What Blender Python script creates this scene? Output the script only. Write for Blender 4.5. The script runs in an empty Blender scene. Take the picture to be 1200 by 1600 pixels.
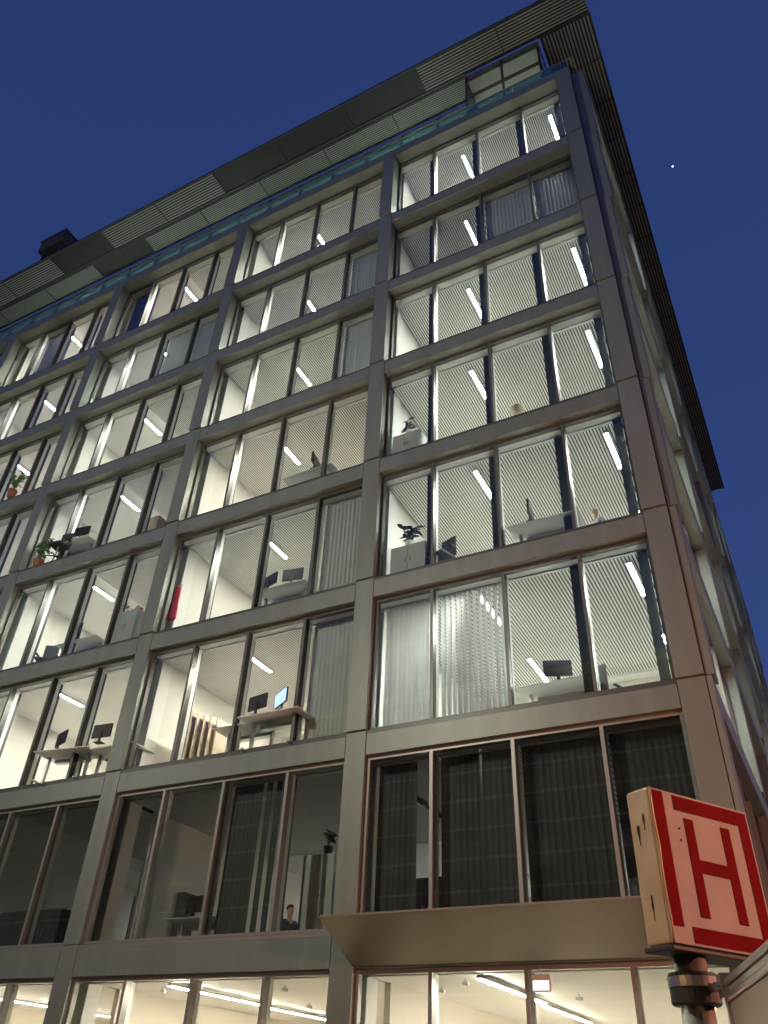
import bpy, bmesh, math, random
from mathutils import Vector, Matrix
random.seed(7)
R = math.radians
sc = bpy.context.scene
col = sc.collection

# ------------------------------------------------------------------ camera
F_PX = 1234.905
CAM = Vector((1.06981, -13.27334, 1.08589))
CR = ((0.886527, 0.460906, 0.040444), (-0.251033, 0.552586, -0.794752), (-0.388655, 0.694416, 0.605585))
right, down, fwd = Vector(CR[0]), Vector(CR[1]), Vector(CR[2])
cd = bpy.data.cameras.new('camera'); cam = bpy.data.objects.new('camera', cd); col.objects.link(cam)
cd.sensor_fit = 'VERTICAL'; cd.sensor_height = 24.0; cd.lens = 24.0 * F_PX / 1600.0
cd.clip_start = 0.05; cd.clip_end = 5000
m = Matrix.Identity(4)
for i in range(3):
    m[i][0], m[i][1], m[i][2], m[i][3] = right[i], -down[i], -fwd[i], CAM[i]
cam.matrix_world = m
sc.camera = cam

def ray(px, py):
    return right * ((px - 600) / F_PX) + down * ((py - 800) / F_PX) + fwd
def at(px, py, ax, v):
    """point where the photo's pixel ray meets the plane axis = v"""
    d = ray(px, py); i = 'XYZ'.index(ax)
    return CAM + d * ((v - CAM[i]) / d[i])

# ------------------------------------------------------------------ world, exposure
w = bpy.data.worlds.new('World'); sc.world = w; w.use_nodes = True
nt = w.node_tree
sky = nt.nodes.new('ShaderNodeTexSky'); sky.sky_type = 'NISHITA'; sky.sun_disc = False
sky.sun_elevation = R(-1.0); sky.sun_rotation = R(180); sky.altitude = 800
sky.air_density = 1.0; sky.dust_density = 0.1; sky.ozone_density = 3.6
bgn = nt.nodes['Background']; bgn.inputs['Strength'].default_value = 0.15
# city sky glow evens the twilight out: part Nishita, part flat blue
mixn = nt.nodes.new('ShaderNodeMix'); mixn.data_type = 'RGBA'; mixn.inputs['Factor'].default_value = 0.72
nt.links.new(sky.outputs['Color'], mixn.inputs['A']); mixn.inputs['B'].default_value = (0.026, 0.050, 0.180, 1)
nt.links.new(mixn.outputs['Result'], bgn.inputs['Color'])
vs = sc.view_settings; vs.view_transform = 'Standard'; vs.look = 'None'; vs.gamma = 1.0; vs.exposure = 2.6
vs.use_curve_mapping = False
cy = sc.cycles
cy.use_denoising = True; cy.max_bounces = 8; cy.diffuse_bounces = 4; cy.glossy_bounces = 3
cy.transparent_max_bounces = 24; cy.transmission_bounces = 4; cy.sample_clamp_indirect = 6.0
cy.caustics_reflective = False; cy.caustics_refractive = False
try:
    cy.denoising_input_passes = 'RGB_ALBEDO_NORMAL'; cy.denoising_prefilter = 'ACCURATE'
except Exception: pass

# ------------------------------------------------------------------ materials
M = {}
def mat(name, color, rough=0.5, metal=0.0, var=0.08, scale=3.0, spec=0.5, bump=0.0, bscale=60.0, emit=None, estr=0.0, stretch=None):
    m = bpy.data.materials.new(name); m.use_nodes = True
    t = m.node_tree; b = t.nodes['Principled BSDF']
    b.inputs['Roughness'].default_value = rough; b.inputs['Metallic'].default_value = metal
    b.inputs['Specular IOR Level'].default_value = spec
    tc = t.nodes.new('ShaderNodeTexCoord'); n = t.nodes.new('ShaderNodeTexNoise')
    n.inputs['Scale'].default_value = scale; n.inputs['Detail'].default_value = 5
    geo = t.nodes.new('ShaderNodeNewGeometry')
    if stretch:
        mp = t.nodes.new('ShaderNodeMapping'); mp.inputs['Scale'].default_value = stretch
        t.links.new(geo.outputs['Position'], mp.inputs['Vector']); t.links.new(mp.outputs['Vector'], n.inputs['Vector'])
    else:
        t.links.new(geo.outputs['Position'], n.inputs['Vector'])
    r = t.nodes.new('ShaderNodeMapRange'); r.inputs['From Min'].default_value = 0.3; r.inputs['From Max'].default_value = 0.7
    r.inputs['To Min'].default_value = 1 - var; r.inputs['To Max'].default_value = 1 + var
    t.links.new(n.outputs['Fac'], r.inputs['Value'])
    oi = t.nodes.new('ShaderNodeObjectInfo')
    r2 = t.nodes.new('ShaderNodeMapRange'); r2.inputs['To Min'].default_value = 1 - var * 0.6; r2.inputs['To Max'].default_value = 1 + var * 0.6
    t.links.new(oi.outputs['Random'], r2.inputs['Value'])
    mm = t.nodes.new('ShaderNodeMath'); mm.operation = 'MULTIPLY'
    t.links.new(r.outputs['Result'], mm.inputs[0]); t.links.new(r2.outputs['Result'], mm.inputs[1])
    vm = t.nodes.new('ShaderNodeVectorMath'); vm.operation = 'SCALE'
    vm.inputs[0].default_value = color[:3]
    t.links.new(mm.outputs['Value'], vm.inputs['Scale'])
    t.links.new(vm.outputs['Vector'], b.inputs['Base Color'])
    if bump:
        n2 = t.nodes.new('ShaderNodeTexNoise'); n2.inputs['Scale'].default_value = bscale; n2.inputs['Detail'].default_value = 3
        t.links.new(geo.outputs['Position'], n2.inputs['Vector'])
        bp = t.nodes.new('ShaderNodeBump'); bp.inputs['Strength'].default_value = bump; bp.inputs['Distance'].default_value = 0.01
        t.links.new(n2.outputs['Fac'], bp.inputs['Height']); t.links.new(bp.outputs['Normal'], b.inputs['Normal'])
    if emit:
        b.inputs['Emission Color'].default_value = (*emit, 1); b.inputs['Emission Strength'].default_value = estr
    M[name] = m
    return m

def glass(name, tint, refl=1.0, rough=0.0, wav=0.0):
    m = bpy.data.materials.new(name); m.use_nodes = True
    t = m.node_tree; t.nodes.clear()
    out = t.nodes.new('ShaderNodeOutputMaterial'); mx = t.nodes.new('ShaderNodeMixShader')
    tr = t.nodes.new('ShaderNodeBsdfTransparent'); tr.inputs['Color'].default_value = (*tint, 1)
    gl = t.nodes.new('ShaderNodeBsdfGlossy'); gl.inputs['Roughness'].default_value = rough
    gl.inputs['Color'].default_value = (0.95, 1.0, 0.98, 1)
    fr = t.nodes.new('ShaderNodeFresnel'); fr.inputs['IOR'].default_value = 1.5
    mu = t.nodes.new('ShaderNodeMath'); mu.operation = 'MULTIPLY'; mu.inputs[1].default_value = refl; mu.use_clamp = True
    t.links.new(fr.outputs['Fac'], mu.inputs[0]); t.links.new(mu.outputs['Value'], mx.inputs['Fac'])
    t.links.new(tr.outputs['BSDF'], mx.inputs[1]); t.links.new(gl.outputs['BSDF'], mx.inputs[2])
    t.links.new(mx.outputs['Shader'], out.inputs['Surface'])
    if wav:
        geo = t.nodes.new('ShaderNodeNewGeometry'); n = t.nodes.new('ShaderNodeTexNoise'); n.inputs['Scale'].default_value = 0.9
        t.links.new(geo.outputs['Position'], n.inputs['Vector'])
        bp = t.nodes.new('ShaderNodeBump'); bp.inputs['Strength'].default_value = wav; bp.inputs['Distance'].default_value = 0.02
        t.links.new(n.outputs['Fac'], bp.inputs['Height']); t.links.new(bp.outputs['Normal'], gl.inputs['Normal'])
    M[name] = m

def emis(name, color, strength):
    m = bpy.data.materials.new(name); m.use_nodes = True
    t = m.node_tree; t.nodes.clear()
    out = t.nodes.new('ShaderNodeOutputMaterial'); e = t.nodes.new('ShaderNodeEmission')
    e.inputs['Color'].default_value = (*color, 1); e.inputs['Strength'].default_value = strength
    t.links.new(e.outputs['Emission'], out.inputs['Surface']); M[name] = m

mat('panel', (0.218, 0.240, 0.214), 0.42, 0.25, 0.09, 1.0, bump=0.05, bscale=220, stretch=(3.5, 3.5, 0.45))
mat('frame_dark', (0.09, 0.09, 0.088), 0.4, 0.3, 0.05)
mat('frame_metal', (0.27, 0.262, 0.245), 0.4, 0.4, 0.04)
mat('frame_black', (0.03, 0.03, 0.03), 0.4, 0.2, 0.05)
mat('mullion_grey', (0.13, 0.135, 0.125), 0.4, 0.3, 0.05)
mat('joint', (0.02, 0.02, 0.02), 0.8)
mat('white_paint', (0.78, 0.77, 0.74), 0.6, 0, 0.03, 0.8)
mat('wall_paint', (0.74, 0.72, 0.67), 0.7, 0, 0.03, 0.7)
mat('warm_wall', (0.76, 0.70, 0.61), 0.7, 0, 0.03, 0.7)
mat('plenum', (0.025, 0.025, 0.025), 0.9)
mat('slat_white', (0.80, 0.79, 0.75), 0.55, 0, 0.03)
mat('carpet', (0.34, 0.33, 0.31), 0.9, 0, 0.12, 6)
mat('slab', (0.35, 0.34, 0.33), 0.85, 0, 0.08)
mat('blind', (0.60, 0.61, 0.60), 0.75, 0, 0.05)
mat('blind_dark_unlit', (0.055, 0.058, 0.062), 0.7, 0, 0.08)  # darker copy of the blind colour, with its unlit side painted in
mat('blade', (0.37, 0.43, 0.42), 0.45, 0.2, 0.05)
mat('steel_dark', (0.08, 0.085, 0.09), 0.45, 0.5, 0.06)
mat('black', (0.02, 0.02, 0.022), 0.45, 0, 0.1)
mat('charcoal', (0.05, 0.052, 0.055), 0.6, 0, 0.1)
mat('desk_white', (0.72, 0.72, 0.70), 0.4, 0, 0.02)
mat('steel_grey', (0.45, 0.46, 0.46), 0.35, 0.7, 0.05)
mat('wood', (0.42, 0.29, 0.18), 0.5, 0, 0.12, 4, stretch=(1, 1, 12))
mat('felt', (0.50, 0.41, 0.32), 0.85, 0, 0.08)
mat('red_cloth', (0.55, 0.03, 0.05), 0.8, 0, 0.15, 5)
mat('leaf', (0.09, 0.24, 0.045), 0.5, 0, 0.3, 8)
mat('leaf_dark', (0.03, 0.06, 0.03), 0.5, 0, 0.3, 8)
mat('terracotta', (0.30, 0.11, 0.06), 0.8, 0, 0.1)
mat('soil', (0.04, 0.03, 0.02), 0.95)
mat('cabinet', (0.50, 0.52, 0.51), 0.5, 0, 0.03)
mat('olive', (0.20, 0.19, 0.15), 0.55, 0.2, 0.08, 1.5)
mat('canopy_paint', (0.25, 0.22, 0.16), 0.45, 0.4, 0.06, 1.2)
mat('sign_white', (0.43, 0.40, 0.385), 0.8, 0, 0.07, 9, spec=0.04)
mat('sign_red', (0.17, 0.006, 0.010), 0.8, 0, 0.12, 9, spec=0.03)
mat('sign_side', (0.56, 0.40, 0.23), 0.35, 0.1, 0.15, 9, bump=0.25, bscale=9)
mat('rust', (0.05, 0.025, 0.012), 0.8, 0, 0.4, 30)
mat('galv', (0.42, 0.40, 0.37), 0.34, 0.85, 0.12, 14, bump=0.1, bscale=80)
mat('aluminium', (0.62, 0.61, 0.58), 0.3, 0.9, 0.05, 8)
mat('rubber', (0.02, 0.02, 0.02), 0.55, 0, 0.1)
mat('board', (0.33, 0.26, 0.19), 0.5, 0, 0.08, 5)
mat('asphalt', (0.05, 0.05, 0.052), 0.9, 0, 0.2, 4, bump=0.3)
mat('paving', (0.14, 0.137, 0.13), 0.85, 0, 0.15, 3, bump=0.2)
mat('kerb', (0.32, 0.31, 0.30), 0.85, 0, 0.12, 3)
mat('render_white', (0.6, 0.56, 0.5), 0.8)
mat('plaster', (0.17, 0.15, 0.13), 0.85, 0, 0.10, 1.5, bump=0.1)
mat('plaster_red', (0.16, 0.06, 0.05), 0.85, 0, 0.10, 1.5)
mat('roof_tile', (0.10, 0.045, 0.035), 0.8, 0, 0.15, 6)
mat('dark_glass', (0.02, 0.022, 0.025), 0.08, 0, 0.05)
mat('skin', (0.52, 0.32, 0.24), 0.55, 0, 0.06)
mat('shirt_navy', (0.03, 0.035, 0.06), 0.85, 0, 0.1)
mat('shirt_grey', (0.40, 0.43, 0.48), 0.85, 0, 0.1)
mat('hair_dark', (0.02, 0.014, 0.01), 0.6, 0, 0.2)
mat('hair_fair', (0.35, 0.25, 0.15), 0.6, 0, 0.2)
mat('orange', (0.65, 0.16, 0.03), 0.5, 0, 0.1)
mat('cardboard', (0.55, 0.47, 0.33), 0.8, 0, 0.08)
glass('pane', (0.90, 0.945, 0.92), 1.6, 0.0, 0.02)
glass('attic_pane', (0.70, 0.82, 0.77), 0.9, 0.0, 0.02)
glass('rail_glass', (0.62, 0.84, 0.77), 0.7)
emis('led', (1.0, 0.965, 0.84), 98)
emis('led_b', (0.97, 1.0, 0.90), 76)
emis('led_c', (1.0, 0.93, 0.79), 112)
emis('led_low', (1.0, 0.96, 0.88), 17)
emis('led_cool', (0.97, 1.0, 0.92), 68)
emis('led_warm', (1.0, 0.91, 0.76), 27)
emis('led_attic', (1.0, 1.0, 0.92), 60)
emis('led_dim', (0.95, 0.98, 1.0), 30)
emis('exit', (0.9, 1.0, 0.95), 0.3)
emis('screen', (0.45, 0.65, 1.0), 0.25)
emis('sodium', (1.0, 0.55, 0.22), 10)
emis('streetwhite', (1.0, 0.80, 0.55), 10)
emis('planet', (1, 1, 1), 0.7)

# ------------------------------------------------------------------ mesh helpers
class MB:
    def __init__(s): s.v = []; s.f = []; s.mi = []
    def box(s, x0, x1, y0, y1, z0, z1, mi=0):
        n = len(s.v)
        s.v += [(x0, y0, z0), (x1, y0, z0), (x1, y1, z0), (x0, y1, z0), (x0, y0, z1), (x1, y0, z1), (x1, y1, z1), (x0, y1, z1)]
        for q in ((0, 3, 2, 1), (4, 5, 6, 7), (0, 1, 5, 4), (1, 2, 6, 5), (2, 3, 7, 6), (3, 0, 4, 7)):
            s.f.append(tuple(n + i for i in q)); s.mi.append(mi)
        return s
    def quad(s, a, b, c, d, mi=0):
        n = len(s.v); s.v += [tuple(a), tuple(b), tuple(c), tuple(d)]; s.f.append((n, n + 1, n + 2, n + 3)); s.mi.append(mi); return s
    def tube(s, pts, rad, seg=10, mi=0, caps=True):
        pts = [Vector(p) for p in pts]
        if not hasattr(rad, '__len__'): rad = [rad] * len(pts)
        n0 = len(s.v)
        for i, p in enumerate(pts):
            d = (pts[min(i + 1, len(pts) - 1)] - pts[max(i - 1, 0)]).normalized()
            u = d.orthogonal().normalized()
            if i and abs(d.dot(pu)) < 0.99: u = (pu - d * d.dot(pu)).normalized()
            pu = u; v = d.cross(u)
            for k in range(seg):
                a = 2 * math.pi * k / seg
                s.v.append(tuple(p + (u * math.cos(a) + v * math.sin(a)) * rad[i]))
        for i in range(len(pts) - 1):
            for k in range(seg):
                a = n0 + i * seg + k; b = n0 + i * seg + (k + 1) % seg
                s.f.append((a, b, b + seg, a + seg)); s.mi.append(mi)
        if caps:
            s.f.append(tuple(n0 + k for k in reversed(range(seg)))); s.mi.append(mi)
            s.f.append(tuple(n0 + (len(pts) - 1) * seg + k for k in range(seg))); s.mi.append(mi)
        return s
    def mesh(s, name, mats, bevel=0.0, seg=1, smooth=False):
        me = bpy.data.meshes.new(name); me.from_pydata(s.v, [], s.f)
        for mm in (mats if isinstance(mats, (list, tuple)) else [mats]): me.materials.append(M[mm])
        me.polygons.foreach_set('material_index', s.mi)
        if bevel:
            bm = bmesh.new(); bm.from_mesh(me)
            bmesh.ops.bevel(bm, geom=bm.edges[:], offset=bevel, segments=seg, affect='EDGES', profile=0.5)
            bm.to_mesh(me); bm.free()
        if smooth: me.polygons.foreach_set('use_smooth', [True] * len(me.polygons))
        me.update()
        return me

def link(name, me, parent=None, loc=(0, 0, 0), rot=(0, 0, 0)):
    o = bpy.data.objects.new(name, me); col.objects.link(o); o.location = loc; o.rotation_euler = rot
    if parent: o.parent = parent
    return o
_cache = {}
def boxmesh(name, sx, sy, sz, m_, bevel=0.0):
    """box whose origin is its min corner; shared between equals"""
    k = (round(sx, 4), round(sy, 4), round(sz, 4), m_, bevel)
    if k not in _cache: _cache[k] = MB().box(0, sx, 0, sy, 0, sz).mesh(name, m_, bevel)
    return _cache[k]
def bx(name, x0, x1, y0, y1, z0, z1, m_, parent=None, bevel=0.0):
    return link(name, boxmesh(name, x1 - x0, y1 - y0, z1 - z0, m_, bevel), parent, (x0, y0, z0))
def thing(name, label, cat, loc=(0, 0, 0), rz=0, group=None):
    o = bpy.data.objects.new(name, None); col.objects.link(o); o.empty_display_size = 0.2
    o.location = loc; o.rotation_euler = (0, 0, rz); o['label'] = label; o['category'] = cat
    if group: o['group'] = group
    return o
def tag(o, label, cat, group=None):
    o['label'] = label; o['category'] = cat
    if group: o['group'] = group
    return o
def struct(o): o['kind'] = 'structure'; return o
def stuff(o): o['kind'] = 'stuff'; return o

# ------------------------------------------------------------------ ground
GZ = -0.55
struct(link('road', MB().box(-120, 120, -16.0, -120, GZ - 0.4, GZ - 0.12).mesh('road', 'asphalt')))
struct(bx('side_street', 6.0, 14.0, -16.0, 140, GZ - 0.4, GZ - 0.12, 'asphalt'))
struct(bx('pavement', -120, 5.8, -15.8, 140, GZ - 0.4, GZ, 'paving'))
struct(bx('kerb', -120, 5.8, -16.0, -15.8, GZ - 0.4, GZ + 0.004, 'kerb', bevel=0.01))
struct(bx('kerb_side', 5.8, 6.0, -16.0, 140, GZ - 0.4, GZ + 0.004, 'kerb', bevel=0.01))
struct(bx('pavement_far', 14.0, 120, -16.0, 140, GZ - 0.4, GZ, 'paving'))

# ------------------------------------------------------------------ the office building
P = 6.497; PW = 0.47; XC = -0.479
OW = P - PW
H = 3.6
NB, NS = 5, 6                       # bays on the front and on the side
def sill(k): return H * k if k > 0 else GZ
def top(k): return H * (k + 1) if k < 7 else 29.28
def head(k): return 3.02 if k == 0 else (28.83 if k == 7 else H * (k + 1) - 0.51)
def proj(k): return 0.05 * max(0, k - 1)
def XR(b): return XC - (b - 1) * P
def XL(b): return XR(b) - OW
SY0 = 0.479                         # side face: first opening starts after the corner pier
def SYA(b): return SY0 + (b - 1) * P
def SYB(b): return SYA(b) + OW
Y_END = SYA(NS) + OW + PW
X_END = XL(NB) - PW
bld = thing('office_building', 'grey metal panelled office block with large lit windows and louvred roof edge', 'building', (0, 0, GZ))
bld.location = (0, 0, 0)
B = bld
g = 0.005
for k in range(8):
    e = proj(k); z0, z1 = sill(k), top(k)
    # front piers
    for b in range(1, NB + 1):
        bx('pier_panel', XL(b) - PW + g, XL(b) - g, -e, 0.24, z0 + g, z1 - g, 'panel', B, 0.006)
        if k < 7 or True:
            sp = bx('spandrel_panel', XL(b) + g, XR(b) - g, -e + 0.004, 0.238, head(k), z1 - (0.075 if k < 7 else g), 'panel', B, 0.006)
            if k < 7: bx('sill_strip', 0, OW - 2 * g, 0.012, 0.234, z1 - 0.073 - head(k), z1 - g - head(k), 'frame_dark' if k else 'frame_metal', sp)
    bx('corner_panel', XC + g, -0.006, -e, 0.24, z0 + g, z1 - g, 'panel', B, 0.006)
    # side piers; the side frames step out with height just like the front ones
    es = proj(k) + 0.10
    bx('side_corner_panel', 0.006, es, 0.02, SY0 - g, z0 + g, z1 - g, 'panel', B, 0.006)
    for b in range(1, NS + 1):
        bx('side_pier_panel', -0.24, es, SYB(b) + g, SYB(b) + PW - g, z0 + g, z1 - g, 'panel', B, 0.006)
        bx('side_spandrel_panel', -0.238, es - 0.004, SYA(b) + g, SYB(b) - g, head(k), z1 - g, 'panel', B, 0.006)
# backing so that the open joints read dark
for k in range(8):
    bx('joint_backing', X_END, -0.01, 0.02 - proj(k), 0.22, top(k) - 0.02, top(k) + 0.0, 'joint', B) if k < 7 else None
bx('corner_core', -0.47, -0.001, 0.05, 0.47, GZ, 29.2, 'joint', B)

# windows: one per bay and storey, four panes each
MULL = [-(2 - i) * P / 4 for i in (1, 2, 3)]       # offsets from the bay centre
def window_front(k, b):
    x0, x1 = XL(b) + 0.004, XR(b) - 0.004
    z0, z1 = (sill(k) + 0.0 if k else GZ + 0.02), head(k) - 0.001
    w_, h_ = x1 - x0, z1 - z0
    key = ('wf', round(h_, 3), k < 2)
    ft = 0.06
    if key not in _cache:
        mb = MB()
        mb.box(0, ft, 0, 0.12, 0, h_); mb.box(w_ - ft, w_, 0, 0.12, 0, h_)
        mb.box(ft, w_ - ft, 0, 0.12, h_ - 0.075, h_); mb.box(ft, w_ - ft, 0, 0.12, 0, 0.07)
        _cache[key] = mb.mesh('window', 'frame_dark' if k >= 2 else 'frame_metal')
        _cache[key + ('m',)] = MB().box(0, 0.065, -0.02, 0.0, 0, h_ - 0.145, 0).box(0.004, 0.061, 0.001, 0.15, 0, h_ - 0.145, 1).mesh('mullion', ['mullion_grey' if k >= 2 else 'frame_metal', 'frame_black' if k >= 2 else 'frame_metal'])
        _cache[key + ('l',)] = MB().box(0, 0.05, 0.151, 0.27, 0, h_ - 0.145).mesh('mullion_lining', 'white_paint', 0.004)
    wo = link('window', _cache[key], B, (x0, 0.10, z0))
    xs = [ft] + [w_ / 2 + (i - 1) * P / 4 for i in range(3)] + [w_ - ft]
    for i in range(3):
        link('mullion', _cache[key + ('m',)], wo, (xs[i + 1] - 0.0325, 0, 0.07))
        link('mullion_lining', _cache[key + ('l',)], wo, (xs[i + 1] - 0.025, 0, 0.07))
    for i in range(4):
        a = xs[i] + (0.0325 if i else 0); c = xs[i + 1] - (0.0325 if i < 3 else 0)
        kk = ('pane', round(c - a, 3), round(h_, 3))
        if kk not in _cache:
            _cache[kk] = MB().quad((0, 0, 0), (c - a, 0, 0), (c - a, 0, h_ - 0.145), (0, 0, h_ - 0.145)).mesh('pane', 'pane')
        link('pane', _cache[kk], wo, (a, 0.055, 0.07))
    return wo
def pane_x(b, p):
    """x-range of pane p (1..4 from the left) in bay b"""
    cx = (XL(b) + XR(b)) / 2
    e_ = [XL(b) + 0.06, cx - P / 4, cx, cx + P / 4, XR(b) - 0.06]
    return e_[p - 1], e_[p]
for k in range(8):
    for b in range(1, NB + 1): window_front(k, b)
def window_side(k, b):
    y0, y1 = SYA(b) + 0.004, SYB(b) - 0.004
    z0, z1 = (sill(k) if k else GZ + 0.02), head(k) - 0.001
    w_, h_ = y1 - y0, z1 - z0
    key = ('ws', round(h_, 3))
    if key not in _cache:
        mb = MB()
        mb.box(-0.12, 0, 0, 0.06, 0, h_); mb.box(-0.12, 0, w_ - 0.06, w_, 0, h_)
        mb.box(-0.12, 0, 0.06, w_ - 0.06, h_ - 0.075, h_); mb.box(-0.12, 0, 0.06, w_ - 0.06, 0, 0.07)
        _cache[key] = mb.mesh('side_window', 'frame_dark')
        _cache[key + ('m',)] = MB().box(-0.13, 0.02, 0, 0.065, 0, h_ - 0.145).mesh('mullion', 'frame_metal', 0.004)
        _cache[key + ('p',)] = MB().quad((0, 0, 0), (0, w_ - 0.12, 0), (0, w_ - 0.12, h_ - 0.145), (0, 0, h_ - 0.145)).mesh('pane', 'pane')
    wo = link('side_window', _cache[key], B, (-0.10, y0, z0))
    for i in range(3): link('mullion', _cache[key + ('m',)], wo, (0, w_ / 2 + (i - 1) * P / 4 - 0.0325, 0.07))
    link('pane', _cache[key + ('p',)], wo, (-0.055, 0.06, 0.07))
for k in range(8):
    for b in range(1, NS + 1): window_side(k, b)

# slabs, ceilings, walls
D = 6.2                              # depth of the rooms along the front
PART = {1: -6.62, 2: -13.12, 3: -19.6, 4: -26.1, 5: X_END}
for k in range(9):
    zt = (H * k if k else GZ) if k < 8 else 29.2
    t_ = 0.30
    bx('floor_slab', X_END, -0.26, 0.26, Y_END, zt - t_, zt - 0.035, 'slab' if k else 'slab', B)
    if 0 < k < 8: bx('floor_finish', X_END, -0.262, 0.262, Y_END, zt - 0.034, zt - 0.008, 'carpet', B)
bx('floor_finish', X_END, -0.262, 0.262, Y_END, GZ - 0.034, GZ + 0.012, 'warm_wall', B)
def slat_ceiling(x0, x1, y0, y1, z, pitch=0.073, wdt=0.045):
    n = int((x1 - x0) / pitch); mb = MB()
    for i in range(n):
        xx = x0 + (i + 0.5) * pitch
        mb.box(xx - wdt / 2, xx + wdt / 2, y0, y1, z, z + 0.012)
    o = stuff(link('ceiling_slats', mb.mesh('ceiling_slats', 'slat_white'), B))
    bx('ceiling_void', x0, x1, y0, y1, z + 0.05, z + 0.065, 'plenum', B)
    return o
STRIP = {1: (0.0, 1.0), 2: (0.0, 1.0), 3: (0.46, 1.0)}
for k in range(8):
    zc = head(k) - 0.035
    dd = D if k not in (0, 1) else 12.5
    for b in range(1, NB + 1):
        xr = -0.30 if b == 1 else PART[b - 1] - 0.06
        xl = PART[b] + 0.06
        wallm = 'warm_wall' if k == 0 else 'wall_paint'
        # margin at the glass and blind track
        bx('ceiling_margin', xl, xr, 0.255, 0.46, zc, zc + 0.02, 'white_paint', B)
        bx('blind_track', xl, xr, 0.46, 0.53, zc - 0.03, zc + 0.018, 'steel_grey', B)
        fr = STRIP.get(b) if k > 0 else None
        if k == 2 and b == 3: fr = None
        yb = min(5.85, dd)
        if fr:
            xs0 = xl + (xr - xl) * fr[0]
            slat_ceiling(xs0 + 0.02, xr - 0.02, 0.54, yb, zc)
            if fr[0] > 0: bx('ceiling_panel', xl, xs0, 0.54, yb, zc, zc + 0.03, 'white_paint', B)
            bx('ceiling_panel', xl, xr, yb + 0.01, dd, zc - 0.02, zc + 0.03, 'white_paint', B)
        else:
            bx('ceiling_panel', xl, xr, 0.54, dd, zc, zc + 0.03, 'white_paint', B)
        if k != 1: bx('back_wall', xl, xr, dd, dd + 0.1, sill(k) - 0.02, zc + 0.05, wallm, B)
        if not (k == 1 and b in (1,)):
            bx('partition_wall', PART[b] - 0.06, PART[b] + 0.06, 0.9 if k > 1 else 1.5, dd + 0.1, sill(k) - 0.02, zc + 0.05, wallm, B)
        # structural column behind the pier
        bx('column', XL(b) - PW / 2 - 0.17, XL(b) - PW / 2 + 0.21, 0.55, 0.95, sill(k) - 0.01, zc, 'white_paint', B, 0.01)
    if k == 1: bx('back_wall', X_END, -0.3, 12.5, 12.6, H - 0.02, zc + 0.05, 'wall_paint', B)
    # rooms along the side street
    bx('corridor_wall', -5.6, -5.5, dd + 0.11, Y_END - 0.3, sill(k) - 0.02, zc + 0.05, 'wall_paint', B)
    bx('ceiling_panel', -5.5, -0.30, dd + 0.12, Y_END - 0.3, zc, zc + 0.03, 'white_paint', B)
bx('rear_wall', X_END, 0.1, Y_END, Y_END + 0.3, GZ, 33.0, 'panel', B)
bx('end_wall', X_END - 0.3, X_END, 0.1, Y_END, GZ, 33.0, 'panel', B)

# attic storey, set back behind a glass balustrade; by the corner its glazing comes forward
AZ0, AZ1 = 29.28, 33.0
XF = -3.8                            # the glazing stands forward between here and the corner
def attic_glazing(xa, xb, y):
    bx('attic_sill', xa, xb, y - 0.04, y + 0.06, AZ0, AZ0 + 0.12, 'steel_dark', B)
    bx('attic_head', xa, xb, y - 0.05, y + 0.08, AZ1 - 0.06, AZ1, 'steel_dark', B)
    bx('attic_transom', xa, xb, y - 0.03, y + 0.05, 31.35, 31.47, 'steel_dark', B)
    n = max(1, round((xb - xa) / (P / 4))); st = (xb - xa) / n
    for i in range(n):
        x0, x1 = xa + i * st, xa + (i + 1) * st
        bx('attic_post', x0 - 0.03, x0 + 0.03, y - 0.045, y + 0.09, AZ0 + 0.121, AZ1 - 0.061, 'steel_dark', B)
        for za, zb in ((AZ0 + 0.12, 31.35), (31.47, AZ1 - 0.06)):
            kk = ('ap', round(st, 3), round(zb - za, 3))
            if kk not in _cache: _cache[kk] = MB().quad((0, 0, 0), (st - 0.06, 0, 0), (st - 0.06, 0, zb - za), (0, 0, zb - za)).mesh('attic_pane', 'attic_pane')
            link('attic_pane', _cache[kk], B, (x0 + 0.03, y, za))
attic_glazing(X_END, XF, 1.08)
attic_glazing(XF + 0.03, -0.95, 0.12)
bx('attic_return', XF - 0.03, XF + 0.027, 0.12, 1.3, AZ0, AZ1, 'steel_dark', B)
bx('attic_back_wall', X_END, -0.95, 6.0, 6.1, AZ0, AZ1, 'wall_paint', B)
bx('attic_ceiling', X_END, XF - 0.04, 1.18, 6.0, AZ1 - 0.12, AZ1 - 0.08, 'white_paint', B)
bx('attic_ceiling', XF + 0.04, -1.0, 0.24, 6.0, AZ1 - 0.12, AZ1 - 0.08, 'white_paint', B)
for i, xx in enumerate((-8.6, -13.2, -19.7, -26.1)):
    bx('attic_partition', xx - 0.06, xx + 0.06, 1.4, 6.0, AZ0, AZ1 - 0.13, 'wall_paint', B)
bx('attic_side_wall', -1.0, -0.92, 0.24, Y_END, AZ0, AZ1, 'dark_glass', B)
bx('roof', X_END - 0.3, -0.9, 1.2, Y_END + 0.3, AZ1 + 0.002, AZ1 + 0.3, 'slab', B)
bx('roof_edge', XF, -0.9, 0.2, 1.19, AZ1 + 0.002, AZ1 + 0.3, 'slab', B)
bx('attic_floor', X_END, -0.3, -0.15, 6.0, 29.285, 29.32, 'white_paint', B)
for i in range(17):
    x1 = -0.05 - i * 1.95; x0 = x1 - 1.93
    bx('balustrade_pane', x0, x1, -0.12, -0.10, 29.33, 30.15, 'rail_glass', B)
for i in range(19):
    y0 = 0.05 + i * 1.95
    bx('balustrade_pane', 0.12, 0.14, y0, y0 + 1.93, 29.30, 30.15, 'rail_glass', B)
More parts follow.
